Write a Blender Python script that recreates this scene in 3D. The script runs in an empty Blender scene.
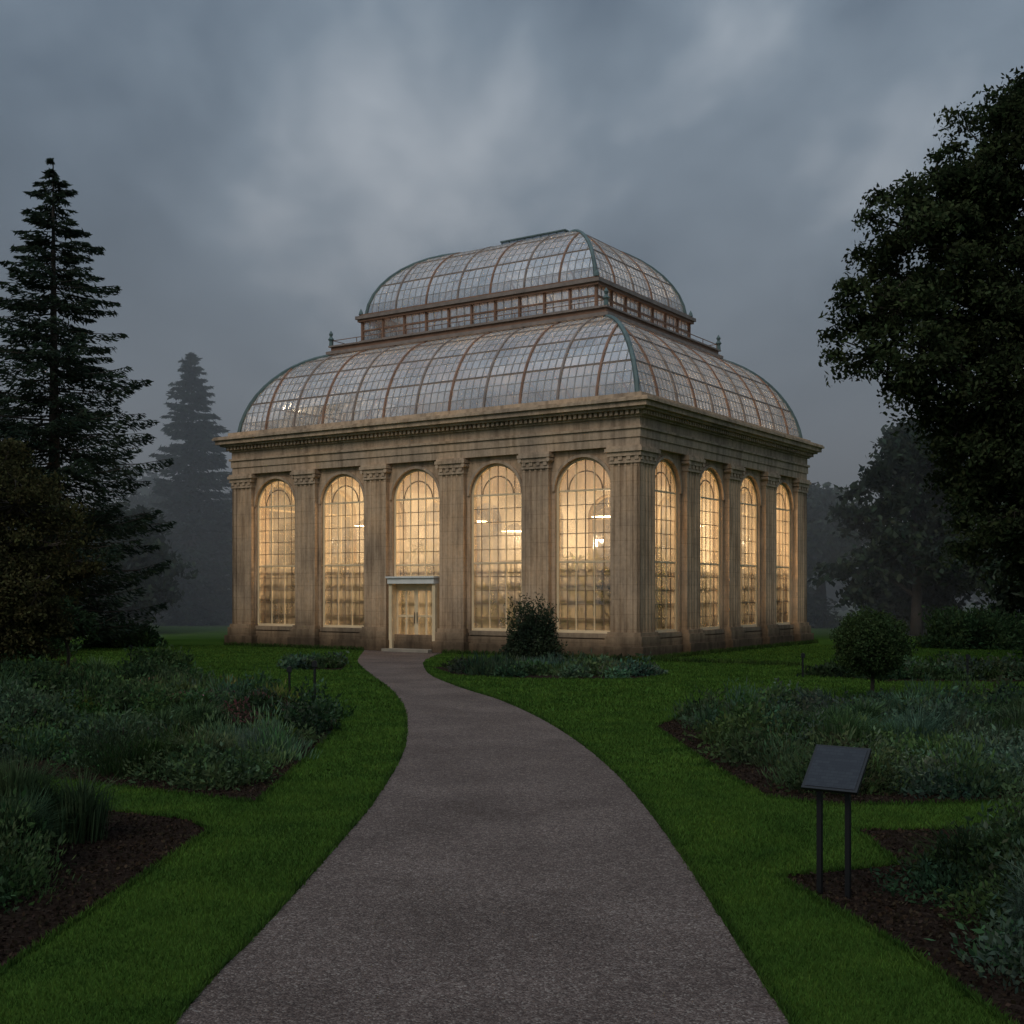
import bpy, bmesh, math, random
import numpy as np
from mathutils import Vector, Matrix
rng = np.random.default_rng(11); random.seed(11)
scene = bpy.context.scene
COL = scene.collection

# ------------------------------------------------------------------ materials
def new_mat(name):
    m = bpy.data.materials.new(name); m.use_nodes = True
    nt = m.node_tree; nt.nodes.clear()
    out = nt.nodes.new('ShaderNodeOutputMaterial')
    return m, nt, out
def N(nt, t, **kw):
    n = nt.nodes.new(t)
    for k, v in kw.items():
        if k in n.inputs.keys(): n.inputs[k].default_value = v
        else: setattr(n, k, v)
    return n
def L(nt, a, b): nt.links.new(a, b)
def math_n(nt, op, a, b=None, clamp=False):
    n = nt.nodes.new('ShaderNodeMath'); n.operation = op; n.use_clamp = clamp
    for i, v in enumerate((a, b)):
        if v is None: continue
        if isinstance(v, (int, float)): n.inputs[i].default_value = v
        else: nt.links.new(v, n.inputs[i])
    return n.outputs[0]
def ramp(nt, fac, stops):
    r = nt.nodes.new('ShaderNodeValToRGB'); e = r.color_ramp.elements
    while len(e) < len(stops): e.new(0.5)
    for i, (p, c) in enumerate(stops):
        e[i].position = p; e[i].color = (*c, 1)
    nt.links.new(fac, r.inputs[0]); return r.outputs[0]
def mul_col(nt, a, b, fac=1.0):
    m = nt.nodes.new('ShaderNodeMixRGB'); m.blend_type = 'MULTIPLY'; m.inputs[0].default_value = fac
    for i, v in ((1, a), (2, b)):
        if isinstance(v, tuple): m.inputs[i].default_value = (*v, 1)
        else: nt.links.new(v, m.inputs[i])
    return m.outputs[0]
def coords(nt, scale=(1, 1, 1)):
    tc = nt.nodes.new('ShaderNodeTexCoord'); mp = nt.nodes.new('ShaderNodeMapping')
    mp.inputs['Scale'].default_value = scale
    nt.links.new(tc.outputs['Object'], mp.inputs[0]); return mp.outputs[0]
def noise(nt, vec, scale, detail=4, rough=0.55, dist=0.0):
    n = N(nt, 'ShaderNodeTexNoise', Scale=scale, Detail=detail, Roughness=rough, Distortion=dist)
    nt.links.new(vec, n.inputs['Vector']); return n.outputs['Fac']
def bump(nt, h, strength, dist):
    b = N(nt, 'ShaderNodeBump', Strength=strength, Distance=dist)
    nt.links.new(h, b.inputs['Height']); return b.outputs[0]

def mat_simple(name, col, rough=0.6, var=0.25, nscale=3.0, metal=0.0, spec=0.4):
    m, nt, out = new_mat(name); v = coords(nt)
    n = noise(nt, v, nscale, 4)
    c = ramp(nt, n, [(0.25, tuple(x*(1-var) for x in col)), (0.75, tuple(min(1, x*(1+var)) for x in col))])
    p = N(nt, 'ShaderNodeBsdfPrincipled', Roughness=rough, Metallic=metal)
    p.inputs['Specular IOR Level'].default_value = spec
    L(nt, c, p.inputs['Base Color'])
    L(nt, p.outputs[0], out.inputs[0]); return m

def mat_stone(name, base, joints=True):
    m, nt, out = new_mat(name); v = coords(nt)
    n1 = noise(nt, v, 0.6, 4); n2 = noise(nt, coords(nt, (4, 4, 0.45)), 1.0, 5, .6); n3 = noise(nt, v, 9, 5, 0.65)
    c = ramp(nt, n1, [(0.3, (base[0]*.74, base[1]*.76, base[2]*.80)), (0.5, base), (0.72, (base[0]*1.14, base[1]*1.08, base[2]*1.0))])
    st = ramp(nt, n2, [(0.34, (0.42, 0.39, 0.37)), (0.56, (1, 1, 1))])
    c = mul_col(nt, c, st, 0.7)
    c = mul_col(nt, c, ramp(nt, n3, [(0.3, (0.75, 0.75, 0.75)), (0.6, (1.05, 1.05, 1.05))]), 0.7)
    tc = nt.nodes.new('ShaderNodeTexCoord'); sp = nt.nodes.new('ShaderNodeSeparateXYZ'); L(nt, tc.outputs['Object'], sp.inputs[0])
    h = n3
    if joints:
        f = math_n(nt, 'FRACT', math_n(nt, 'DIVIDE', sp.outputs[2], 0.47))
        j = math_n(nt, 'LESS_THAN', f, 0.035)
        c = mul_col(nt, c, ramp(nt, j, [(0, (1, 1, 1)), (1, (0.62, 0.58, 0.54))]), 0.6)
        h = math_n(nt, 'SUBTRACT', n3, math_n(nt, 'MULTIPLY', j, 1.0))
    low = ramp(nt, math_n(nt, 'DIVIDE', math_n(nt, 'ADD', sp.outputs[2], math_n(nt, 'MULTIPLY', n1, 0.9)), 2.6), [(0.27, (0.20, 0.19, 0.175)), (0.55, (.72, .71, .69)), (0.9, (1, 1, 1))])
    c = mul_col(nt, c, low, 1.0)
    p = N(nt, 'ShaderNodeBsdfPrincipled', Roughness=0.85); p.inputs['Specular IOR Level'].default_value = 0.25
    L(nt, c, p.inputs['Base Color'])
    L(nt, bump(nt, h, 0.4, 0.02), p.inputs['Normal']); L(nt, p.outputs[0], out.inputs[0]); return m

def mat_glass(name, tcol, transp, transl, diff, gloss, rough=0.08):
    m, nt, out = new_mat(name)
    at = nt.nodes.new('ShaderNodeAttribute'); at.attribute_name = 'tint'
    v = coords(nt); n = noise(nt, v, 0.55, 5, .6)
    c = mul_col(nt, tcol, at.outputs['Color'])
    c = mul_col(nt, c, ramp(nt, n, [(0.3, (0.45, 0.45, 0.45)), (0.65, (1, 1, 1))]))
    sh = None; tot = 0
    tr = N(nt, 'ShaderNodeBsdfTransparent'); tl = N(nt, 'ShaderNodeBsdfTranslucent'); df = N(nt, 'ShaderNodeBsdfDiffuse'); gl = N(nt, 'ShaderNodeBsdfGlossy', Roughness=rough)
    tr.inputs[0].default_value = (0.93, 0.95, 0.94, 1)
    L(nt, c, tl.inputs[0]); L(nt, c, df.inputs[0]); gl.inputs[0].default_value = (0.9, 0.95, 1, 1)
    for s, w in ((tr, transp), (tl, transl), (df, diff), (gl, gloss)):
        if w <= 0: continue
        if sh is None: sh = s.outputs[0]; tot = w; continue
        mx = nt.nodes.new('ShaderNodeMixShader'); tot += w
        mx.inputs[0].default_value = w/tot
        L(nt, sh, mx.inputs[1]); L(nt, s.outputs[0], mx.inputs[2]); sh = mx.outputs[0]
    L(nt, sh, out.inputs[0]); return m

def mat_foliage(name, rough=0.6):
    m, nt, out = new_mat(name)
    at = nt.nodes.new('ShaderNodeAttribute'); at.attribute_name = 'tint'
    v = coords(nt); n = noise(nt, v, 1.3, 2)
    c = mul_col(nt, at.outputs['Color'], ramp(nt, n, [(0.3, (0.62, 0.68, 0.7)), (0.7, (1.25, 1.18, 1.0))]))
    p = N(nt, 'ShaderNodeBsdfDiffuse')
    t = N(nt, 'ShaderNodeBsdfTranslucent'); mx = nt.nodes.new('ShaderNodeMixShader'); mx.inputs[0].default_value = 0.25
    L(nt, c, p.inputs['Color']); L(nt, c, t.inputs[0])
    L(nt, p.outputs[0], mx.inputs[1]); L(nt, t.outputs[0], mx.inputs[2]); L(nt, mx.outputs[0], out.inputs[0]); return m

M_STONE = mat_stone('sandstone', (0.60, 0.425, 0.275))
M_TRIM = mat_stone('sandstone_trim', (0.56, 0.415, 0.285), False)
M_FRAME = mat_simple('painted_frame', (0.80, 0.62, 0.38), 0.5, 0.12)
M_PLASTER = mat_simple('cream_plaster', (0.72, 0.64, 0.50), 0.8, 0.15)
M_WBAR = mat_simple('window_bar', (0.24, 0.17, 0.11), 0.5, 0.12)
M_WHITE = mat_simple('white_paint', (0.78, 0.76, 0.70), 0.5, 0.1)
M_BAR = mat_simple('glazing_bar', (0.34, 0.335, 0.33), 0.5, 0.2)
M_RUST = mat_simple('red_oxide_rib', (0.24, 0.13, 0.08), 0.6, 0.35, 2.0)
M_VERD = mat_simple('verdigris', (0.10, 0.145, 0.14), 0.6, 0.3)
M_LEAD = mat_simple('lead_flashing', (0.24, 0.19, 0.16), 0.6, 0.3)
M_DARK = mat_simple('dark_iron', (0.07, 0.055, 0.04), 0.5)
M_FLOOR = mat_simple('stone_floor', (0.3, 0.26, 0.2), 0.8)
M_BARK = mat_simple('bark', (0.05, 0.04, 0.032), 0.9, 0.4, 6)
M_GLASSW = mat_glass('window_glass', (1.0, 0.90, 0.70), 0.52, 0.34, 0.03, 0.11)
M_GLASSR = mat_glass('roof_glass', (0.90, 0.92, 0.93), 0.34, 0.27, 0.07, 0.32, 0.11)
M_FOL = mat_foliage('foliage')
M_BLACK = mat_simple('black_powder_coat', (0.012, 0.012, 0.013), 0.4, 0.1)

def mat_ground_grass():
    m, nt, out = new_mat('lawn_grass'); v = coords(nt)
    n1 = noise(nt, v, 0.35, 4); n2 = noise(nt, v, 30, 5, 0.7); n3 = noise(nt, v, 3, 4)
    c = ramp(nt, n1, [(0.3, (0.042, 0.086, 0.017)), (0.7, (0.074, 0.134, 0.028))])
    c = mul_col(nt, c, ramp(nt, n2, [(0.3, (0.6, 0.6, 0.55)), (0.7, (1.15, 1.15, 1.05))]))
    c = mul_col(nt, c, ramp(nt, n3, [(0.3, (0.75, 0.8, 0.75)), (0.7, (1.15, 1.12, 1.05))]))
    p = N(nt, 'ShaderNodeBsdfDiffuse')
    L(nt, c, p.inputs['Color']); L(nt, bump(nt, n2, 0.8, 0.03), p.inputs['Normal'])
    L(nt, p.outputs[0], out.inputs[0]); return m
def mat_gravel():
    m, nt, out = new_mat('gravel'); v = coords(nt)
    vo = N(nt, 'ShaderNodeTexVoronoi', Scale=85.0); L(nt, v, vo.inputs['Vector'])
    sp = nt.nodes.new('ShaderNodeSeparateColor'); L(nt, vo.outputs['Color'], sp.inputs[0])
    c = ramp(nt, sp.outputs[0], [(0.0, (0.078, 0.054, 0.045)), (0.5, (0.146, 0.107, 0.090)), (0.85, (0.212, 0.162, 0.138)), (1.0, (0.33, 0.28, 0.24))])
    n1 = noise(nt, v, 0.7, 5, 0.6); n2 = noise(nt, v, 12, 5, 0.7)
    c = mul_col(nt, c, ramp(nt, n1, [(0.3, (0.66, 0.64, 0.63)), (0.7, (1.14, 1.14, 1.14))]))
    c = mul_col(nt, c, ramp(nt, n2, [(0.3, (0.70, 0.70, 0.70)), (0.7, (1.18, 1.18, 1.18))]))
    p = N(nt, 'ShaderNodeBsdfPrincipled', Roughness=0.85); p.inputs['Specular IOR Level'].default_value = 0.2
    L(nt, c, p.inputs['Base Color'])
    h = math_n(nt, 'SUBTRACT', 1.0, vo.outputs['Distance'])
    L(nt, bump(nt, h, 0.9, 0.012), p.inputs['Normal']); L(nt, p.outputs[0], out.inputs[0]); return m
def mat_soil():
    m, nt, out = new_mat('soil'); v = coords(nt)
    n1 = noise(nt, v, 14, 8, 0.7); n2 = noise(nt, v, 55, 4, 0.7)
    c = ramp(nt, n1, [(0.3, (0.018, 0.012, 0.009)), (0.55, (0.045, 0.031, 0.024)), (0.75, (0.09, 0.065, 0.05))])
    c = mul_col(nt, c, ramp(nt, n2, [(0.3, (0.6, 0.6, 0.6)), (0.7, (1.2, 1.2, 1.2))]))
    p = N(nt, 'ShaderNodeBsdfDiffuse')
    L(nt, c, p.inputs['Color']); h = math_n(nt, 'ADD', n1, math_n(nt, 'MULTIPLY', n2, 0.5))
    L(nt, bump(nt, h, 1.0, 0.06), p.inputs['Normal']); L(nt, p.outputs[0], out.inputs[0]); return m
M_GRASS = mat_ground_grass(); M_GRAVEL = mat_gravel(); M_SOIL = mat_soil()

# ------------------------------------------------------------------ mesh helpers
class MB:
    def __init__(s): s.v = []; s.f = []; s.m = []; s.t = []
    def face(s, pts, m=0, tint=1.0):
        b = len(s.v); s.v += [tuple(p) for p in pts]; s.f.append(tuple(range(b, b+len(pts)))); s.m.append(m); s.t.append(tint)
    def box(s, x0, x1, y0, y1, z0, z1, m=0):
        x0, x1 = min(x0, x1), max(x0, x1); y0, y1 = min(y0, y1), max(y0, y1)
        b = len(s.v)
        s.v += [(x0,y0,z0),(x1,y0,z0),(x1,y1,z0),(x0,y1,z0),(x0,y0,z1),(x1,y0,z1),(x1,y1,z1),(x0,y1,z1)]
        for f in ((0,3,2,1),(4,5,6,7),(0,1,5,4),(1,2,6,5),(2,3,7,6),(3,0,4,7)):
            s.f.append(tuple(b+i for i in f)); s.m.append(m); s.t.append(1.0)
    def tube(s, pts, rad, n=6, m=0, cap=True):
        pts = [Vector(p) for p in pts]
        if isinstance(rad, (int, float)): rad = [rad]*len(pts)
        b = len(s.v); ref = None
        for i, p in enumerate(pts):
            t = (pts[min(i+1, len(pts)-1)] - pts[max(i-1, 0)])
            if t.length < 1e-6: t = Vector((0, 0, 1))
            t.normalize()
            r0 = Vector((0, 0, 1)) if abs(t.z) < 0.95 else Vector((1, 0, 0))
            if ref is None: ref = r0
            a = t.cross(ref)
            if a.length < 0.05: ref = r0; a = t.cross(ref)
            a.normalize(); c = a.cross(t).normalized()
            for k in range(n):
                an = 2*math.pi*(k+0.5)/n
                s.v.append(tuple(p + (a*math.cos(an) + c*math.sin(an))*rad[i]))
        for i in range(len(pts)-1):
            for k in range(n):
                s.f.append((b+i*n+k, b+i*n+(k+1) % n, b+(i+1)*n+(k+1) % n, b+(i+1)*n+k)); s.m.append(m); s.t.append(1.0)
        if cap:
            s.f.append(tuple(b+k for k in range(n))[::-1]); s.f.append(tuple(b+(len(pts)-1)*n+k for k in range(n)))
            s.m += [m, m]; s.t += [1.0, 1.0]
    def build(s, name, mats, parent=None, smooth=False, tint=False):
        me = bpy.data.meshes.new(name); me.from_pydata(s.v, [], s.f)
        for m in mats: me.materials.append(m)
        me.polygons.foreach_set('material_index', s.m)
        if smooth: me.polygons.foreach_set('use_smooth', [True]*len(s.f))
        if tint:
            at = me.attributes.new('tint', 'FLOAT_COLOR', 'POINT')
            arr = np.ones((len(s.v), 4), np.float32)
            for f, t in zip(s.f, s.t):
                for i in f: arr[i, :3] = t
            at.data.foreach_set('color', arr.ravel())
        me.update()
        bm = bmesh.new(); bm.from_mesh(me); bmesh.ops.recalc_face_normals(bm, faces=bm.faces); bm.to_mesh(me); bm.free()
        ob = bpy.data.objects.new(name, me); COL.objects.link(ob)
        if parent: ob.parent = parent
        return ob
def empty(name, loc=(0, 0, 0), rz=0):
    e = bpy.data.objects.new(name, None); COL.objects.link(e); e.location = loc; e.rotation_euler = (0, 0, rz); return e

def quads_obj(name, V, tint, mat, parent=None):
    n = len(V); me = bpy.data.meshes.new(name)
    me.vertices.add(n*4); me.vertices.foreach_set('co', V.reshape(-1).astype(np.float32))
    me.loops.add(n*4); me.loops.foreach_set('vertex_index', np.arange(n*4, dtype=np.int32))
    me.polygons.add(n); me.polygons.foreach_set('loop_start', np.arange(0, n*4, 4, dtype=np.int32))
    try: me.polygons.foreach_set('loop_total', np.full(n, 4, dtype=np.int32))
    except Exception: pass
    me.materials.append(mat)
    at = me.attributes.new('tint', 'FLOAT_COLOR', 'POINT')
    c = np.ones((n, 4, 4), np.float32); c[:, :, :3] = tint[:, None, :]
    at.data.foreach_set('color', c.reshape(-1))
    me.update(calc_edges=True); me.validate()
    ob = bpy.data.objects.new(name, me); COL.objects.link(ob)
    if parent: ob.parent = parent
    return ob
def rand_dirs(n):
    d = rng.normal(size=(n, 3)); return d/np.linalg.norm(d, axis=1)[:, None]
def leaves(P, size, col, aspect=0.5, d1=None, var=0.35):
    n = len(P)
    if d1 is None: d1 = rand_dirs(n)
    d1 = d1/np.maximum(np.linalg.norm(d1, axis=1), 1e-6)[:, None]
    d2 = np.cross(d1, rand_dirs(n)); d2 /= np.maximum(np.linalg.norm(d2, axis=1), 1e-6)[:, None]
    s = (np.asarray(size)*rng.uniform(0.6, 1.3, n))[:, None]
    V = np.stack([P-d1*s, P+d2*s*aspect-d1*s*0.1, P+d1*s, P-d2*s*aspect-d1*s*0.1], axis=1)
    t = np.array(col)[None, :]*rng.uniform(1-var, 1+var, (n, 1))*rng.uniform(0.9, 1.1, (n, 3))
    return V, t
def cat(parts): return np.concatenate([p[0] for p in parts]), np.concatenate([p[1] for p in parts])

# ------------------------------------------------------------------ ground, path, beds
me = MB(); me.face([(-900, -300, 0), (900, -300, 0), (900, 1500, 0), (-900, 1500, 0)]); me.build('ground', [M_GRASS])

def catmull(pts, n):
    P = [np.array(p, float) for p in pts]; P = [2*P[0]-P[1]] + P + [2*P[-1]-P[-2]]; out = []
    for i in range(1, len(P)-2):
        for t in np.linspace(0, 1, 12, endpoint=False):
            a, b, c, d = P[i-1:i+3]
            out.append(0.5*((2*b)+(-a+c)*t+(2*a-5*b+4*c-d)*t*t+(-a+3*b-3*c+d)*t**3))
    out.append(P[-2]); out = np.array(out)
    s = np.r_[0, np.cumsum(np.linalg.norm(np.diff(out, axis=0), axis=1))]; q = np.linspace(0, s[-1], n)
    return np.stack([np.interp(q, s, out[:, 0]), np.interp(q, s, out[:, 1])], 1)
LE = [(-1.9,-8),(-1.8,0),(-1.71,6.16),(-1.63,7.64),(-1.55,9.22),(-1.48,10.9),(-1.43,12.7),(-1.45,15.7),(-1.6,18.4),(-1.98,22.3),(-2.68,26.7),(-3.67,31.4),(-4.7,37),(-5.4,44.3)]
RE = [(1.6,-8),(1.5,0),(1.41,6.16),(1.40,7.64),(1.40,9.55),(1.37,11.6),(1.25,14.45),(0.95,17.6),(0.46,20.9),(-0.26,24.3),(-1.15,27.3),(-2.05,31.1),(-2.5,34.7),(-2.7,38),(-2.4,42.4)]
le = catmull(LE, 140); re_ = catmull(RE, 140)
mb = MB()
for i in range(139):
    mb.face([(*le[i], .004), (*re_[i], .004), (*re_[i+1], .004), (*le[i+1], .004)])
mb.build('gravel_path', [M_GRAVEL])
PATH = np.concatenate([le, re_[::-1]])
def inpoly(x, y, poly):
    ins = np.zeros(len(x), bool); n = len(poly); j = n-1
    for i in range(n):
        xi, yi = poly[i]; xj, yj = poly[j]
        c = ((yi > y) != (yj > y)) & (x < (xj-xi)*(y-yi)/((yj-yi) if yj != yi else 1e-9)+xi)
        ins ^= c; j = i
    return ins
B1 = [(-2.65,12.55),(-2.68,15.7),(-2.75,18.5),(-2.95,21.2),(-3.25,22.0),(-4.28,23.4),(-5.96,25.7),(-7.84,27.8),(-10.3,29.7),(-13.7,32),(-20,34),(-22,20),(-12,16.8),(-7.7,15.3),(-5.5,14.2)]
B2 = [(-3.0,1),(-2.95,7),(-2.88,8.5),(-2.76,11.05),(-3.1,11.6),(-5.6,12.9),(-12,14),(-12,1)]
B3 = [(2.3,19.5),(2.49,15.3),(2.69,12.9),(3.25,12.4),(4.42,12.5),(9,13),(14,14),(15,24),(9.3,23.3),(5.6,22.8),(3.0,21.2)]
B4 = [(2.6,1),(2.52,6.2),(2.4,7.5),(2.05,9.28),(3.1,9.7),(3.15,11.1),(6,11.2),(12,11.5),(12,1)]
B5 = [(-2.35,34.6),(-1.5,31.2),(0.2,30.0),(3.0,29.8),(3.9,31.2),(3.6,34.5)]
B6 = [(7.2,31.5),(9,29),(18,28.5),(22,33),(16,34),(9,33.5)]
B7 = [(-6.4,33.4),(-4.6,33.0),(-4.9,36.5),(-6.9,36.5)]
BEDS = [B1, B2, B3, B4, B5, B6, B7]
for b in BEDS:
    mb = MB(); mb.face([(x, y, .004) for x, y in b]); mb.build('soil_bed', [M_SOIL])
parts = []
for b in (B1, B2, B3, B4):
    P = np.array(b); n = 26000
    x = rng.uniform(max(P[:, 0].min(), -8), min(P[:, 0].max(), 8), n); y = rng.uniform(max(P[:, 1].min(), 5.5), min(P[:, 1].max(), 22), n)
    ok = inpoly(x, y, b); x, y = x[ok], y[ok]
    parts.append(leaves(np.stack([x, y, rng.uniform(.004, .022, len(x))], 1), .018, (.045, .032, .024), .7, None, .6))
quads_obj('bark_mulch', *cat(parts), M_FOL)

CN = (4.02, 38.2); RZ = math.atan2(0.832, 0.5547)
cz, sz = math.cos(RZ), math.sin(RZ)
def bloc(x, y):
    dx, dy = x-CN[0], y-CN[1]; return dx*cz+dy*sz, -dx*sz+dy*cz
LL, WW = 18.2, 14.9
def is_lawn(x, y):
    ok = ~inpoly(x, y, PATH)
    for b in BEDS: ok &= ~inpoly(x, y, b)
    u, v = bloc(x, y); ok &= ~((u > -.3) & (u < WW+.3) & (v > -.3) & (v < LL+.3))
    return ok
def blades(x, y, h, w, col):
    n = len(x); P = np.stack([x, y, np.zeros(n)], 1)
    up = np.stack([rng.normal(0, .45, n), rng.normal(0, .45, n), np.ones(n)], 1)
    hh = (h*rng.uniform(.5, 1.4, n))[:, None]
    sd = np.stack([rng.normal(size=n), rng.normal(size=n)*.5, np.zeros(n)], 1); sd /= np.linalg.norm(sd, axis=1)[:, None]
    V = np.stack([P-sd*w, P+sd*w, P+up*hh*.6+sd*w*.7, P+up*hh], 1)
    return V, np.array(col)[None]*rng.uniform(.65, 1.4, (n, 1))*rng.uniform(.9, 1.1, (n, 3))
GC = (.064, .124, .025)
parts = []
for (y0, y1, hw0, hw1, dens, h, w) in ((5.3, 9, 3.2, 4.4, 5200, .026, .0032), (9, 14, 4.4, 6.6, 2300, .030, .005), (14, 22, 6.6, 10, 800, .034, .009), (22, 48, 11, 20, 230, .045, .016)):
    n = int((y1-y0)*(hw0+hw1)*dens)
    y = rng.uniform(y0, y1, n); x = rng.uniform(-1, 1, n)*(hw0+(hw1-hw0)*(y-y0)/(y1-y0))
    e = rng.normal(0, .010, (n,))
    ok = is_lawn(x+e, y); parts.append(blades(x[ok], y[ok], h, w, GC))
# slightly longer grass left along the cut edges of path and beds
edges = [(le, False), (re_, False)]+[(np.array(b+[b[0]], float), True) for b in BEDS]
for E, closed in edges:
    for i in range(len(E)-1):
        a, b = E[i], E[i+1]; ln_ = np.linalg.norm(b-a); ym = max(6, (a[1]+b[1])/2)
        if min(a[1], b[1]) > 36 or max(a[1], b[1]) < 5: continue
        n = int(ln_*max(60, 5200/ym)); t = rng.random(n)
        x = a[0]+(b[0]-a[0])*t+rng.normal(0, .018, n); y = a[1]+(b[1]-a[1])*t+rng.normal(0, .018, n)
        ok = is_lawn(x, y) & (np.abs(x) < y*.47+1) & (y > 5)
        parts.append(blades(x[ok], y[ok], .045, .0032+.00035*ym, (.050, .098, .022)))
n = 9000; s_ = rng.random(n) < .55; a = rng.uniform(-.3, 1, n)
lu = np.where(s_, -.25-rng.random(n)*.25, a*WW); lv = np.where(s_, a*LL, -.25-rng.random(n)*.25)
x = CN[0]+lu*cz-lv*sz; y = CN[1]+lu*sz+lv*cz
ok = ~inpoly(x, y, PATH); parts.append(blades(x[ok], y[ok], .14, .014, (.05, .085, .025)))
quads_obj('lawn_grass_blades', *cat(parts), M_FOL)

# ------------------------------------------------------------------ palm house
ph = empty('glass_palm_house', (CN[0], CN[1], 0), RZ)
SIDES = {'A': (LL, 5), 'B': (WW, 4), 'C': (LL, 5), 'D': (WW, 4)}
def F(s, a, n, z):
    if s == 'A': return (-n, a, z)
    if s == 'B': return (a, -n, z)
    if s == 'C': return (WW+n, a, z)
    return (a, LL+n, z)
def fbox(mb, s, a0, a1, n0, n1, z0, z1, m=0):
    p, q = F(s, a0, n0, z0), F(s, a1, n1, z1); mb.box(p[0], q[0], p[1], q[1], z0, z1, m)
def ring(mb, no, ni, z0, z1, m=0):
    o = [(-no, -no), (WW+no, -no), (WW+no, LL+no), (-no, LL+no)]; i = [(-ni, -ni), (WW+ni, -ni), (WW+ni, LL+ni), (-ni, LL+ni)]
    for k in range(4):
        k2 = (k+1) % 4
        mb.face([(*o[k], z0), (*o[k2], z0), (*o[k2], z1), (*o[k], z1)], m)
        mb.face([(*i[k], z0), (*i[k2], z0), (*i[k2], z1), (*i[k], z1)], m)
        mb.face([(*o[k], z1), (*o[k2], z1), (*i[k2], z1), (*i[k], z1)], m)
        mb.face([(*o[k], z0), (*o[k2], z0), (*i[k2], z0), (*i[k], z0)], m)
ZT = 6.76; SILL = .74; SPR = 5.45; HW = 1.07
NF, NI, NG = -.20, -.62, -.36
walls = MB(); pil = MB(); fr = MB(); gl = MB(); iplants = []
def prof_pilaster(mb, s, c, hw, z0, z1, n_out):
    g = 4; pts = [(-hw, NF-.01), (-hw, n_out)]
    sw = (2*hw-.16)/g
    for k in range(g):
        a = -hw+.08+k*sw
        pts += [(a+.03, n_out), (a+.06, n_out-.04), (a+sw-.06, n_out-.04), (a+sw-.03, n_out)]
    pts += [(hw, n_out), (hw, NF-.01)]
    for i in range(len(pts)-1):
        (a, n), (a2, n2) = pts[i], pts[i+1]
        mb.face([F(s, c+a, n, z0), F(s, c+a2, n2, z0), F(s, c+a2, n2, z1), F(s, c+a, n, z1)])
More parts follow.
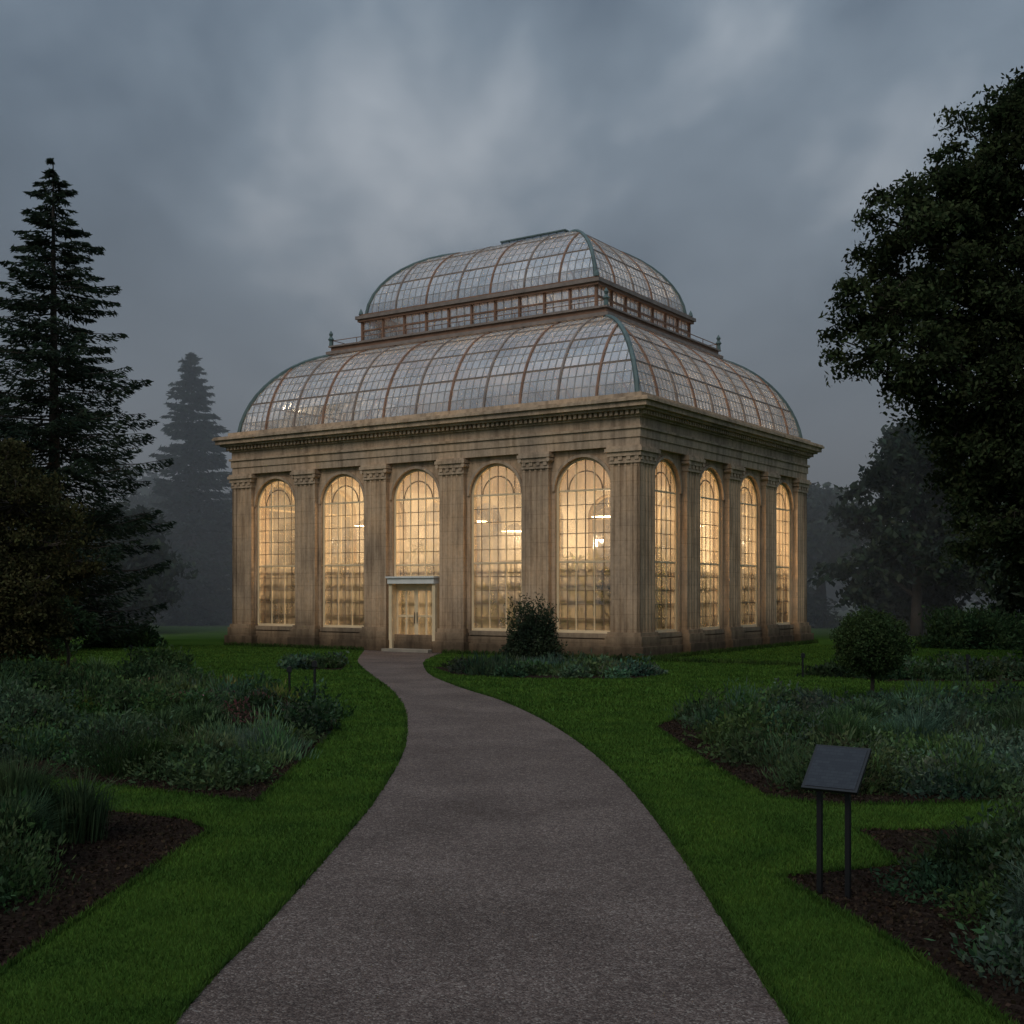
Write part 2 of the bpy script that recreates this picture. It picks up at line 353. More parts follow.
for s, (ln, nb) in SIDES.items():
    bw = (ln-.9)/nb
    for i in range(nb):
        a0 = .45+i*bw; a1 = a0+bw; c = (a0+a1)/2
        door = (s == 'A' and i == 2)
        sill = 0.05 if door else SILL
        arc = [(c-HW*math.cos(math.pi*k/20), SPR+HW*math.sin(math.pi*k/20)) for k in range(21)]
        for n, mt in ((NF, 0), (NI, 2)):
            walls.face([F(s, a0, n, 0), F(s, c-HW, n, 0), F(s, c-HW, n, ZT), F(s, a0, n, ZT)], mt)
            walls.face([F(s, c+HW, n, 0), F(s, a1, n, 0), F(s, a1, n, ZT), F(s, c+HW, n, ZT)], mt)
            walls.face([F(s, c-HW, n, 0), F(s, c+HW, n, 0), F(s, c+HW, n, sill), F(s, c-HW, n, sill)], mt)
            for k in range(20):
                walls.face([F(s, arc[k][0], n, arc[k][1]), F(s, arc[k+1][0], n, arc[k+1][1]), F(s, arc[k+1][0], n, ZT), F(s, arc[k][0], n, ZT)], mt)
        outl = [(c-HW, sill)]+arc+[(c+HW, sill)]
        for k in range(len(outl)-1):
            (p, z), (p2, z2) = outl[k], outl[k+1]
            walls.face([F(s, p, NF, z), F(s, p2, NF, z2), F(s, p2, NI, z2), F(s, p, NI, z)], 1)
        walls.face([F(s, c-HW, NF, sill), F(s, c+HW, NF, sill), F(s, c+HW, NI, sill), F(s, c-HW, NI, sill)])
        if not door: fbox(walls, s, c-HW+.004, c+HW-.004, NF+.08, NG, sill-.10, sill+.05, 1)
        r0, r1 = HW+.003, HW+.10
        for k in range(20):
            t0, t1 = math.pi*k/20, math.pi*(k+1)/20
            q = [(c-r*math.cos(t), SPR+r*math.sin(t)) for r, t in ((r0, t0), (r0, t1), (r1, t1), (r1, t0))]
            walls.face([F(s, a, NF+.06, z) for a, z in q], 1)
            walls.face([F(s, q[0][0], NF+.06, q[0][1]), F(s, q[1][0], NF+.06, q[1][1]), F(s, q[1][0], NF-.01, q[1][1]), F(s, q[0][0], NF-.01, q[0][1])], 1)
            walls.face([F(s, q[3][0], NF+.06, q[3][1]), F(s, q[2][0], NF+.06, q[2][1]), F(s, q[2][0], NF-.01, q[2][1]), F(s, q[3][0], NF-.01, q[3][1])], 1)
        zb = 2.62 if door else SILL+.05
        h = HW-.04
        fo = [(c-h, zb)]+[(c-h*math.cos(math.pi*k/20), SPR+h*math.sin(math.pi*k/20)) for k in range(21)]+[(c+h, zb)]
        fr.tube([F(s, a, NG+.02, z) for a, z in fo], .062, 4)
        fbox(fr, s, c-h, c+h, NG-.05, NG+.05, zb-.003, zb+.09)
        ncol = 6; cw = 2*h/ncol
        for k in range(1, ncol):
            a = -h+k*cw; zt = SPR+math.sqrt(max(h*h-a*a, 0))
            fr.tube([F(s, c+a, NG, zb), F(s, c+a, NG, zt)], .030 if k in (2, 4) else .019, 4, 0 if k in (2, 4) else 2)
        hi = h*.62
        fr.tube([F(s, c-hi*math.cos(math.pi*k/16), NG, SPR+hi*math.sin(math.pi*k/16)) for k in range(17)], .024, 4, 2)
        nrow = int(round((SPR-zb)/.47)); rh = (SPR-zb)/nrow
        for k in range(1, nrow+1):
            z = zb+k*rh; big = k == nrow or abs(z-3.3) < rh/2
            fr.tube([F(s, c-h, NG+.004, z), F(s, c+h, NG+.004, z)], .042 if big else .017, 4, 0 if big else 2)
        for k in range(nrow):
            for q in range(ncol):
                tt = rng.uniform(.80, 1.06); e = rng.normal(0, .004, 4)
                aa, ab = c-h+q*cw, c-h+(q+1)*cw; za, zb2 = zb+k*rh, zb+(k+1)*rh
                gl.face([F(s, aa, NG+e[0], za), F(s, ab, NG+e[1], za), F(s, ab, NG+e[2], zb2), F(s, aa, NG+e[3], zb2)], 0, tt)
        for k in range(20):
            t0, t1 = math.pi*k/20, math.pi*(k+1)/20
            gl.face([F(s, c-h*math.cos(t0), NG, SPR), F(s, c-h*math.cos(t1), NG, SPR), F(s, c-h*math.cos(t1), NG, SPR+h*math.sin(t1)), F(s, c-h*math.cos(t0), NG, SPR+h*math.sin(t0))], 0, rng.uniform(.93, 1.0))
        # staging just inside the glass with pot plants
        for k in range(11):
            a = c-1.2+k*.24; fr.tube([F(s, a, -1.15, .1), F(s, a, -1.15, 3.2)], .030, 4, 1)
        for z in (.9, 1.4, 1.9, 2.4, 2.8, 3.2): fr.tube([F(s, c-1.5, -1.15, z), F(s, c+1.5, -1.15, z)], .042, 4, 1)
        if not door:
            for _ in range(4):
                a = c+rng.uniform(-1, 1); nn = rng.uniform(-2.1, -1.4); n = 110; hh = rng.uniform(1.2, 3.1)
                q0 = F(s, a, nn, 0); an = rng.uniform(0, 2*np.pi, n); rr = rng.uniform(0, .55, n)
                P = np.stack([q0[0]+np.cos(an)*rr, q0[1]+np.sin(an)*rr, hh*rng.uniform(.25, 1, n)], 1)
                iplants.append(leaves(P, .16, (.055, .06, .025), .25, np.stack([np.cos(an), np.sin(an), rng.uniform(-.4, 1.1, n)], 1)))
    for i in range(1, nb):
        c = .45+i*bw; hw = .52; NB = NF-.01
        prof_pilaster(pil, s, c, hw, .85, 6.3, 0)
        fbox(pil, s, c-.62, c+.62, NB, .13, .40, .72)
        fbox(pil, s, c-.57, c+.57, NB, .07, .72, .85)
        fbox(pil, s, c-.70, c+.70, NB, .22, 0, .40)
        fbox(pil, s, c-.55, c+.55, NB, .035, 6.22, 6.30, 1)
        fbox(pil, s, c-.53, c+.53, NB, .02, 6.303, 6.44, 1)
        fbox(pil, s, c-.58, c+.58, NB, .08, 6.44, 6.58, 1)
        fbox(pil, s, c-.64, c+.64, NB, .14, 6.58, 6.69, 1)
        fbox(pil, s, c-.60, c+.60, NB, .10, 6.69, ZT, 1)
        for q in (-.42, -.14, .14, .42):
            fbox(pil, s, c+q-.07, c+q+.07, -.1, .065, 6.32, 6.47, 1)
        for q in (-.56, .56):
            pil.tube([F(s, c+q, -.18, 6.5), F(s, c+q, .12, 6.5)], .075, 8, 1)
for cx, cy in ((0, 0), (1, 0), (1, 1), (0, 1)):
    def cb(e, w, z0, z1, m=0):
        x0, x1 = (-e, w+e) if cx == 0 else (WW-w-e, WW+e); y0, y1 = (-e, w+e) if cy == 0 else (LL-w-e, LL+e)
        pil.box(x0, x1, y0, y1, z0, z1, m)
    cb(-.046, 1.06, .85, 6.3)
    cb(.22, 1.08, 0, .40); cb(.13, 1.06, .40, .72); cb(.07, 1.06, .72, .85)
    cb(.035, 1.06, 6.22, 6.30, 1); cb(.02, 1.06, 6.303, 6.44, 1); cb(.08, 1.06, 6.44, 6.58, 1); cb(.14, 1.06, 6.58, 6.69, 1); cb(.10, 1.06, 6.69, ZT, 1)
for s, (ln, nb) in SIDES.items():
    for c in (.53, ln-.53):
        prof_pilaster(pil, s, c, .53, .85, 6.3, 0)
        for q in (-.45, -.15, .15, .45): fbox(pil, s, c+q-.07, c+q+.07, -.1, .065, 6.32, 6.47, 1)
ring(walls, -.06, -.5, 0, .36); ring(walls, -.12, -.5, .36, .60)
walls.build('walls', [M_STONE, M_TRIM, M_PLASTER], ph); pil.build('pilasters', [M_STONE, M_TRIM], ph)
fr.build('window_frames', [M_FRAME, M_DARK, M_WBAR], ph); gl.build('window_glazing', [M_GLASSW], ph, tint=True)
en = MB()
ring(en, 0.0, -.9, ZT, 7.03); ring(en, .04, -.9, 7.03, 7.30); ring(en, .10, -.9, 7.30, 7.38); ring(en, .015, -.9, 7.38, 7.66)
ring(en, .09, -.9, 7.66, 7.72); ring(en, .14, -.9, 7.72, 7.86); ring(en, .34, -.9, 7.86, 7.94); ring(en, .47, -.9, 7.94, 8.10); ring(en, .56, -.9, 8.10, 8.18); ring(en, .52, -.9, 8.18, 8.23)
ring(en, .12, -.5, 8.23, 8.42)
for s, (ln, nb) in SIDES.items():
    k = -.1
    while k < ln+.1:
        fbox(en, s, k, k+.10, .05, .25, 7.725, 7.855); k += .19
en.build('entablature', [M_TRIM], ph)

d = MB(); c = .45+2.5*((LL-.9)/5)
for q in (-1, 1): fbox(d, 'A', c+q*.98-.07, c+q*.98+.07, -.50, .04, .02, 2.42)
fbox(d, 'A', c-1.05, c+1.05, -.55, .12, 2.42, 2.62, 1)
fbox(d, 'A', c-1.09, c+1.09, -.55, .18, 2.62, 2.68, 1)
fbox(d, 'A', c-1.05, c+1.05, -.50, .45, 0.0, .10, 2)
for lf in (-.455, .455):
    for e in (-.41, 0, .41): fbox(d, 'A', c+lf+e-.045, c+lf+e+.045, -.30, -.24, .12, 2.30)
    for z0, z1 in ((.12, .55), (1.22, 1.30), (2.18, 2.30)): fbox(d, 'A', c+lf-.44, c+lf+.44, -.295, -.245, z0, z1)
fbox(d, 'A', c-.91, c+.91, -.31, -.23, 2.30, 2.42)
for q in (-.06, .06): d.tube([F('A', c+q, -.20, 1.0), F('A', c+q, -.20, 1.4)], .014, 6, 3)
d.build('door', [M_FRAME, M_WHITE, M_FLOOR, M_DARK], ph)
dg = MB(); dg.face([F('A', c-.9, -.27, .5), F('A', c+.9, -.27, .5), F('A', c+.9, -.27, 2.3), F('A', c-.9, -.27, 2.3)], 0, 1); dg.build('door_glass', [M_GLASSW], ph, tint=True)
fl = MB(); fl.face([(.5, .5, .03), (WW-.5, .5, .03), (WW-.5, LL-.5, .03), (.5, LL-.5, .03)]); fl.build('interior_floor', [M_FLOOR], ph)

def P2(s, a, dd, z): return F(s, a, -dd, z)
def curved_roof(d0, d1, z0, z1, nz, bl, barsp, mainevery, prefix, rmain, rthin):
    bars = MB(); glass = MB()
    prof = []
    for k in range(nz+1):
        t = k/nz*math.pi/2; q = k/nz
        dd = d0+(d1-d0)*((1-bl)*(1-math.cos(t))+bl*q); z = z0+(z1-z0)*((1-bl)*math.sin(t)+bl*q)
        prof.append((dd, z))
    for s, (ln, nb) in SIDES.items():
        nbar = int(round((ln-2*d0)/barsp/mainevery))*mainevery; sp = (ln-2*d0)/nbar
        A = [d0+i*sp for i in range(nbar+1)]
        for i, a in enumerate(A):
            lim = min(a, ln-a)
            if lim <= d0+.02: continue
            pts = []
            for k, (dd, z) in enumerate(prof):
                if dd <= lim: pts.append(P2(s, a, dd, z))
                else:
                    (dp, zp) = prof[k-1]; f = (lim-dp)/(dd-dp); pts.append(P2(s, a, lim, zp+(z-zp)*f)); break
            if len(pts) < 2: continue
            main = i % mainevery == 0
            bars.tube(pts, rmain if main else rthin, 4, (1 if (i//mainevery) % 2 else 2) if main else 0)
        for k in range(1, nz):
            dd, z = prof[k]; bars.tube([P2(s, dd, dd, z), P2(s, ln-dd, dd, z)], rthin*(1.7 if k % 3 == 0 else .8), 4, 2 if k % 3 == 0 else 0)
        for k in range(nz):
            (da, za), (db, zb) = prof[k], prof[k+1]
            for i in range(nbar):
                a, b = A[i], A[i+1]
                lo, hi = max(a, da), min(b, ln-da); lo2, hi2 = max(a, db), min(b, ln-db)
                if hi <= lo+1e-4: continue
                tn = rng.uniform(.84, 1.05) if rng.random() < .93 else rng.uniform(.6, .8)
                e = rng.normal(0, .010, 4)
                if hi2 <= lo2+1e-4:
                    if a < ln/2: glass.face([P2(s, lo, da+e[0], za), P2(s, hi, da+e[1], za), P2(s, min(b, db), min(b, db), za+(zb-za)*(min(b, db)-da)/(db-da))], 0, tn)
                    else:
                        q = max(a, ln-db); glass.face([P2(s, lo, da+e[0], za), P2(s, hi, da+e[1], za), P2(s, q, ln-q, za+(zb-za)*((ln-q)-da)/(db-da))], 0, tn)
                else:
                    pts = [P2(s, lo, da, za+e[0]*.5), P2(s, hi, da, za+e[1]*.5)]
                    if hi2 < hi-1e-4 and hi2 < b-1e-4 and hi == b:
                        q = ln-b; pts.append(P2(s, b, q, za+(zb-za)*(q-da)/(db-da)))
                    pts.append(P2(s, hi2, db, zb+e[2]*.5)); pts.append(P2(s, lo2, db, zb+e[3]*.5))
                    if lo2 > lo+1e-4 and lo == a and a > da+1e-4: pts.append(P2(s, a, a, za+(zb-za)*(a-da)/(db-da)))
                    glass.face(pts, 0, tn)
    for s, fl_ in (('A', 0), ('A', 1), ('C', 0), ('C', 1)):
        pts = [P2(s, (LL-dd) if fl_ else dd, dd, z+.01) for dd, z in prof]
        bars.tube(pts, rmain*1.5, 6, 3)
    bars.build(prefix+'_ribs', [M_BAR, M_RUST, M_LEAD, M_VERD], ph)
    glass.build(prefix+'_glazing', [M_GLASSR], ph, tint=True)
curved_roof(.18, 3.0, 8.42, 11.70, 12, .22, .30, 5, 'lower_roof', .055, .023)
dr = MB()
ring(dr, -2.60, -3.85, 11.68, 11.80, 1); ring(dr, -2.75, -3.85, 11.80, 11.98, 0); ring(dr, -2.67, -3.85, 11.98, 12.04, 1)
ring(dr, -3.55, -3.85, 12.04, 12.30, 1); ring(dr, -3.50, -3.85, 13.05, 13.15, 0); ring(dr, -3.43, -3.95, 13.15, 13.28, 1); ring(dr, -3.55, -3.95, 13.28, 13.36, 0)
ring(dr, -3.61, -3.71, 12.66, 12.72, 0)
dgl = MB()
for s, (ln, nb) in SIDES.items():
    a0, a1 = 3.65, ln-3.65; n = int(round((a1-a0)/1.1)); sp = (a1-a0)/n
    for i in range(n+1):
        a = a0+i*sp; fbox(dr, s, a-.04, a+.04, -3.71, -3.59, 12.30, 13.05, 0)
    for i in range(n*3+1):
        a = a0+i*sp/3; dr.tube([F(s, a, -3.64, 12.3), F(s, a, -3.64, 13.05)], .018, 4, 3)
    for i in range(n*3):
        a = a0+i*sp/3; dgl.face([F(s, a, -3.67, 12.30), F(s, a+sp/3, -3.67, 12.30), F(s, a+sp/3, -3.67, 13.05), F(s, a, -3.67, 13.05)], 0, rng.uniform(.85, 1.05))
    a0, a1 = 2.8, ln-2.8; n = int((a1-a0)/1.2); sp = (a1-a0)/n
    for i in range(n+1): dr.tube([F(s, a0+i*sp, -2.81, 12.04), F(s, a0+i*sp, -2.81, 12.26)], .016, 4, 0)
    dr.tube([F(s, a0, -2.81, 12.26), F(s, a1, -2.81, 12.26)], .018, 4, 0)
for x in (2.75, WW-2.75):
    for y in (2.75, LL-2.75):
        dr.tube([(x, y, 12.04), (x, y, 12.24), (x, y, 12.3), (x, y, 12.42), (x, y, 12.52), (x, y, 12.66)], [.09, .07, .13, .05, .09, .01], 8, 2)
for x in (3.6, WW-3.6):
    for y in (3.6, LL-3.6):
        dr.tube([(x, y, 13.36), (x, y, 13.48), (x, y, 13.6)], [.1, .07, .01], 8, 2)
dr.build('drum', [M_RUST, M_LEAD, M_VERD, M_BAR], ph); dgl.build('drum_glazing', [M_GLASSR], ph, tint=True)
curved_roof(3.75, 6.9, 13.36, 16.1, 10, .12, .30, 5, 'upper_roof', .046, .021)
rt = MB(); rg = MB()
x0, x1, y0, y1 = 7.0, WW-7.0, 7.0, LL-8.2
rt.box(6.88, WW-6.88, 6.9, LL-6.9, 16.08, 16.15, 1)
rt.box(x0-.05, x1+.05, y0-.05, y1+.05, 16.37, 16.42, 0)
k = y0
while k <= y1+.01:
    for xx in (x0, x1): rt.tube([(xx, k, 16.15), (xx, k, 16.37)], .02, 4, 0)
    k += (y1-y0)/8
for xx in (x0+.01, x1-.01): rg.face([(xx, y0, 16.15), (xx, y1, 16.15), (xx, y1, 16.37), (xx, y0, 16.37)])
for yy in (y0+.01, y1-.01): rg.face([(x0, yy, 16.15), (x1, yy, 16.15), (x1, yy, 16.37), (x0, yy, 16.37)])
rt.build('ridge_lantern', [M_VERD, M_LEAD], ph); rg.build('ridge_lantern_glass', [M_GLASSR], ph, tint=True)

for i in range(50):
    x = rng.uniform(2, WW-2); y = rng.uniform(2, LL-2)
    if min(x, y, WW-x, LL-y) > 4.5: continue
    if abs(y-9.1) < 1.2 and x < 5: continue
    h = rng.uniform(1.6, 4.2); n = 220
    ang = rng.uniform(0, 2*np.pi, n); r = rng.uniform(0, .9, n)
    P = np.stack([x+np.cos(ang)*r, y+np.sin(ang)*r, h*rng.uniform(.1, 1, n)], 1)
    dd = np.stack([np.cos(ang), np.sin(ang), rng.uniform(-.4, 1.1, n)], 1)
    iplants.append(leaves(P, .22, (.07, .08, .03), .22, dd))
quads_obj('interior_plants', *cat(iplants), M_FOL, ph)

def point(name, loc, w, col, r=.16):
    l = bpy.data.lights.new(name, 'POINT'); l.energy = w; l.color = col; l.shadow_soft_size = r
    o = bpy.data.objects.new(name, l); COL.objects.link(o); o.parent = ph; o.location = loc
WARM = (1.0, .71, .43)
sh_ = MB()  # shades added above the lamps to block their upward light
for x, y in ((3.9, 3.3), (3.6, 9.1), (3.9, 14.4), (11.2, 3.6), (11, 12)):
    point('interior_lamp', (x, y, 4.5), 560, WARM)
    sh_.tube([(x, y, 5.15), (x, y, 4.98), (x, y, 4.80)], [.12, .40, .62], 14, 0, False); sh_.tube([(x, y, 5.15), (x, y, 8.0)], .02, 5, 0)
sh_.build('added_lamp_shields', [M_PLASTER], ph)
al = bpy.data.lights.new('roof_glow_fill', 'AREA'); al.shape = 'RECTANGLE'; al.size = 11; al.size_y = 14; al.energy = 330; al.color = (1, .87, .78)  # added fill below the roof panes to make them glow, not a fixture
ao = bpy.data.objects.new('roof_glow_fill', al); COL.objects.link(ao); ao.parent = ph; ao.location = (WW/2, LL/2, 8.2); ao.rotation_euler = (math.pi, 0, 0)

# ------------------------------------------------------------------ vegetation
def conifer(name, x, y, H, R, col, size=.12, tiers=44, per=6, nl=180, z0=.1, seed=1, shape=.8, droop=.25):
    r = np.random.default_rng(seed); e = empty(name, (x, y, 0))
    tr = MB(); tr.tube([(0, 0, 0), (.05, 0, H*.3), (0, .04, H*.7), (0, 0, H)], [H*.018, H*.013, H*.006, .02], 8)
    parts = []
    for ti in range(tiers):
        t = ti/(tiers-1); z = H*(z0+(0.985-z0)*t)
        for b in range(per):
            an = r.uniform(0, 2*np.pi); Lb = (R*(1-t)**shape*r.uniform(.55, 1.12)*(1-.35*max(0, .25-t)/.25)+.2)
            zz = z+r.uniform(-.5, .5)*H/tiers*2
            dr_ = droop*r.uniform(.3, 1.5)*(1-t*1.3)
            n = max(30, int(nl*Lb/R))
            sarr = r.uniform(.06, 1, n)**.75
            curve = lambda q: -dr_*Lb*q+dr_*1.1*Lb*q**2.6+.05*Lb
            w = (.34*Lb*(1-sarr)**.6*np.minimum(1, sarr*4)+.06)*r.uniform(-1, 1, n)
            ca, sa = math.cos(an), math.sin(an)
            rad = Lb*sarr
            P = np.stack([ca*rad-sa*w, sa*rad+ca*w, zz+curve(sarr)-np.abs(w)*.3-r.uniform(0, .22, n)**1.3*Lb*.8*(1-sarr*.6)], 1)
            dd = np.stack([ca*1.0-sa*np.sign(w)*.8, sa+ca*np.sign(w)*.8, np.full(n, -.35)], 1)+r.normal(0, .45, (n, 3))
            parts.append(leaves(P, size, col, .26, dd, .4))
            q = np.linspace(0, .95, 5)
            tr.tube([(ca*Lb*k, sa*Lb*k, zz+curve(k)) for k in q], [max(.012, Lb*.014*(1-k)) for k in q], 4, 0, False)
    tr.build('trunk', [M_BARK], e, True); quads_obj('needles', *cat(parts), M_FOL, e); return e

def broadleaf(name, base, lobes, col, nclump, nleaf, size, trunk_r=.3, seed=1, flat=.55, cr=(.35, .75), ydepth=1.0, limb=True):
    r = np.random.default_rng(seed); e = empty(name, base)
    bx, by, _ = base; tr = MB(); parts = []
    lobes = [(X-bx, Y-by, Z, R) for X, Y, Z, R in lobes]
    vol = np.array([l[3]**2.2 for l in lobes]); vol /= vol.sum()
    zmax = max(l[2] for l in lobes); zmin = min(l[2] for l in lobes)
    cxm = np.mean([l[0] for l in lobes]); cym = np.mean([l[1] for l in lobes])
    top = Vector((cxm*.5, cym*.5, zmin+(zmax-zmin)*.75))
    if limb:
        sp = [tuple(Vector((0, 0, 0)).lerp(top, k)+Vector((.15*math.sin(k*6), .1*math.cos(k*5), 0))*k) for k in np.linspace(0, 1, 7)]
        tr.tube(sp, [trunk_r*(1-.8*k) for k in np.linspace(0, 1, 7)], 8)
    for li, (X, Y, Z, R) in enumerate(lobes):
        f = min(max((Z-.35*abs(X)-zmin*.3)/max(top.z, .1), .18), .85)
        st = Vector((0, 0, 0)).lerp(top, f); en_ = Vector((X, Y, Z)); mid = (st+en_)/2+Vector((0, 0, .12*(en_-st).length))
        if limb: tr.tube([st, (st+mid)/2+Vector((0, 0, .05)), mid, (mid+en_)/2, en_], [trunk_r*.42, trunk_r*.34, trunk_r*.25, trunk_r*.16, trunk_r*.07], 6, 0, False)
        nc = max(2, int(nclump*vol[li]))
        for _ in range(nc):
            dv = r.normal(size=3); dv /= np.linalg.norm(dv); rr = R*r.uniform(.25, 1.0)**.6*r.uniform(.85, 1.15)
            c = np.array([X, Y, Z])+dv*rr*np.array([1, ydepth, .85])
            cs = r.uniform(*cr)*min(1, R)
            n = int(nleaf*r.uniform(.6, 1.3))
            g = r.uniform(-1, 1, size=(n, 3))*r.uniform(.3, 1, (n, 1)); g = g/np.maximum(1, np.linalg.norm(g, axis=1))[:, None]*np.array([cs, cs, cs*flat])*1.15
            P = c+g; P[:, 2] -= .3*(g[:, 0]**2+g[:, 1]**2)/max(cs, .1)
            shade = r.uniform(.6, 1.4)
            parts.append(leaves(P, size, tuple(x*shade for x in col), .5, None, .35))
            if limb: tr.tube([en_.lerp(mid, r.uniform(0, .6)), tuple(c*.6+np.array(en_)*.4+r.normal(0, .1, 3)), tuple(c)], [.03, .02, .008], 3, 0, False)
    if limb: tr.build('trunk', [M_BARK], e, True)
    quads_obj('crown', *cat(parts), M_FOL, e); return e

conifer('fir_tree', -17.0, 45, 18.0, 5.2, (.034, .050, .037), .13, 46, 8, 310, .05, 3, .70, .28)
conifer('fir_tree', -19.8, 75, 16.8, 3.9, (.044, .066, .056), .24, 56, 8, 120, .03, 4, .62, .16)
conifer('fir_tree', -26, 62, 12, 3.6, (.035, .052, .04), .2, 34, 6, 110, .04, 14, .8, .2)
LB = [(12.05,30,13.0,1.5),(10.5,30,12.0,1.35),(9.6,29.5,11.0,1.15),(12.6,30,13.9,1.1),(12.7,30.5,10.6,2.3),(10.9,30,9.7,1.8),(9.0,29.5,9.3,1.2),(8.6,29.8,8.1,.9),(10.1,29.5,7.8,1.5),(12.1,30,7.2,2.2),(12.6,30,4.6,2.0),(10.9,29.8,6.1,1.1),(9.6,30.2,10.0,1.2),
      (14.8,31,14.6,2.0),(16.5,31,12.5,2.8),(17.5,31,9.5,3),(14.6,29,8.4,2.4),(15.5,33,6,2.4),(11.6,30,11.9,1.5),(13.2,29,5.9,1.8),(13.6,29.5,3.6,1.8),(14.5,31,3.6,1.8),(11.5,30.5,4.9,1.0),(12.5,31,8.9,1.8)]
broadleaf('oak_tree', (15.0, 31, 0), LB, (.040, .054, .027), 1100, 230, .072, .45, 5)
def rand_lobes(cx, cy, H, R, n, seed, zb=.25):
    r = np.random.default_rng(seed); out = []
    for i in range(n):
        t = r.uniform(zb, .9); w = R*math.sin(math.pi*min(1, (t*.8+.18)))
        an = r.uniform(0, 2*np.pi); q = r.uniform(.2, .75)
        out.append((cx+math.cos(an)*w*q, cy+math.sin(an)*w*q, H*t, R*r.uniform(.28, .45)))
    out.append((cx, cy, H*.86, R*.33)); return out
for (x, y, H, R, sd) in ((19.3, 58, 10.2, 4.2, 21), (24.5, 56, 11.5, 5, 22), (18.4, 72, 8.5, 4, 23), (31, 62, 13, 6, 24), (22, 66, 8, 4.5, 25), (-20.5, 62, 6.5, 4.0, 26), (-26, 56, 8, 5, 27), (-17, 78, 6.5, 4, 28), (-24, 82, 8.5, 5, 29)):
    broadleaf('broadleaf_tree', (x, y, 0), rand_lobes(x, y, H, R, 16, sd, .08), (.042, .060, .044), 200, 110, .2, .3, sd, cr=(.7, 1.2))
LY = [(-11.4,28,4.2,1.1),(-10.5,28,3.3,.8),(-11.9,28,3.0,1.3),(-12.9,28.5,4.6,1.4),(-10.6,27.5,2.3,.8),(-13,28,2.5,1.4),(-9.9,28,2.9,.5),(-12.2,29,5.2,.8),(-11.6,28,1.6,1.1),(-12.8,28,1.3,1.3),(-10.9,28.2,1.2,.7)]
broadleaf('yew_tree', (-12.2, 28.5, 0), LY, (.060, .058, .028), 330, 230, .05, .16, 8, flat=.4)
broadleaf('small_tree', (-11.9, 32.5, 0), [(-11.9,32.5,1.5,.6),(-11.5,32.4,1.2,.45),(-12.3,32.5,1.3,.5)], (.035,.055,.028), 40, 150, .06, .06, 9)
parts = []
r = np.random.default_rng(77)
for i in range(110):
    x = r.uniform(-95, 110); y = r.uniform(92, 135); H = r.uniform(7.5, 13); R = r.uniform(3, 5.5)
    for _ in range(24):
        dv = r.normal(size=3); dv /= np.linalg.norm(dv); n = 60
        c = np.array([x, y, H*.5])+dv*np.array([R, R, H*.5])*r.uniform(.5, .95)
        P = c+r.normal(size=(n, 3))*.8; P[:, 2] = np.abs(P[:, 2])
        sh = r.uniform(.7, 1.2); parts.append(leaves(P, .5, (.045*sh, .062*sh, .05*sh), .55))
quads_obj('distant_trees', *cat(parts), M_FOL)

def mound(x, y, rr, h, n, size, col, kind='leaf', z0=0.0):
    if kind == 'blade':
        an = rng.uniform(0, 2*np.pi, n); q = rng.uniform(0, .6, n)*rr
        lean = rng.uniform(.1, .8, n); hh = h*rng.uniform(.5, 1.1, n)
        B = np.stack([x+np.cos(an)*q, y+np.sin(an)*q, np.zeros(n)], 1)
        T1 = B+np.stack([np.cos(an)*lean*rr*.35, np.sin(an)*lean*rr*.35, hh*.65], 1)
        T2 = B+np.stack([np.cos(an)*lean*rr*1.1, np.sin(an)*lean*rr*1.1, hh*(1-lean*.35)], 1)
        sd = np.stack([-np.sin(an), np.cos(an), np.zeros(n)], 1)*size*.10
        t = np.array(col)[None]*rng.uniform(.5, 1.4, (n, 1))*np.ones((n, 3))
        V1 = np.stack([B-sd, B+sd, T1+sd, T1-sd], 1); V2 = np.stack([T1-sd, T1+sd, T2+sd*.15, T2-sd*.15], 1)
        return np.concatenate([V1, V2]), np.concatenate([t, t])
    d = rand_dirs(n); d[:, 2] = np.abs(d[:, 2])
    k = rng.uniform(0, 1, n)**.4
    lump = 1+.22*np.sin(d[:, 0]*7+x*9)*np.cos(d[:, 1]*6+y*5)+.12*np.sin(d[:, 2]*11+x)
    k = k*lump*rng.uniform(.9, 1.12, n)
    P = np.stack([x+d[:, 0]*rr*k, y+d[:, 1]*rr*k, z0+d[:, 2]*h*k], 1)
    dd = d*.6+rng.normal(0, .6, (n, 3)); dd[:, 2] += .35
    if kind == 'spike': dd = np.stack([d[:, 0]*.5, d[:, 1]*.5, np.ones(n)], 1)+rng.normal(0, .2, (n, 3))
    return leaves(P, size, col, .45 if kind == 'leaf' else .14, dd, .4)
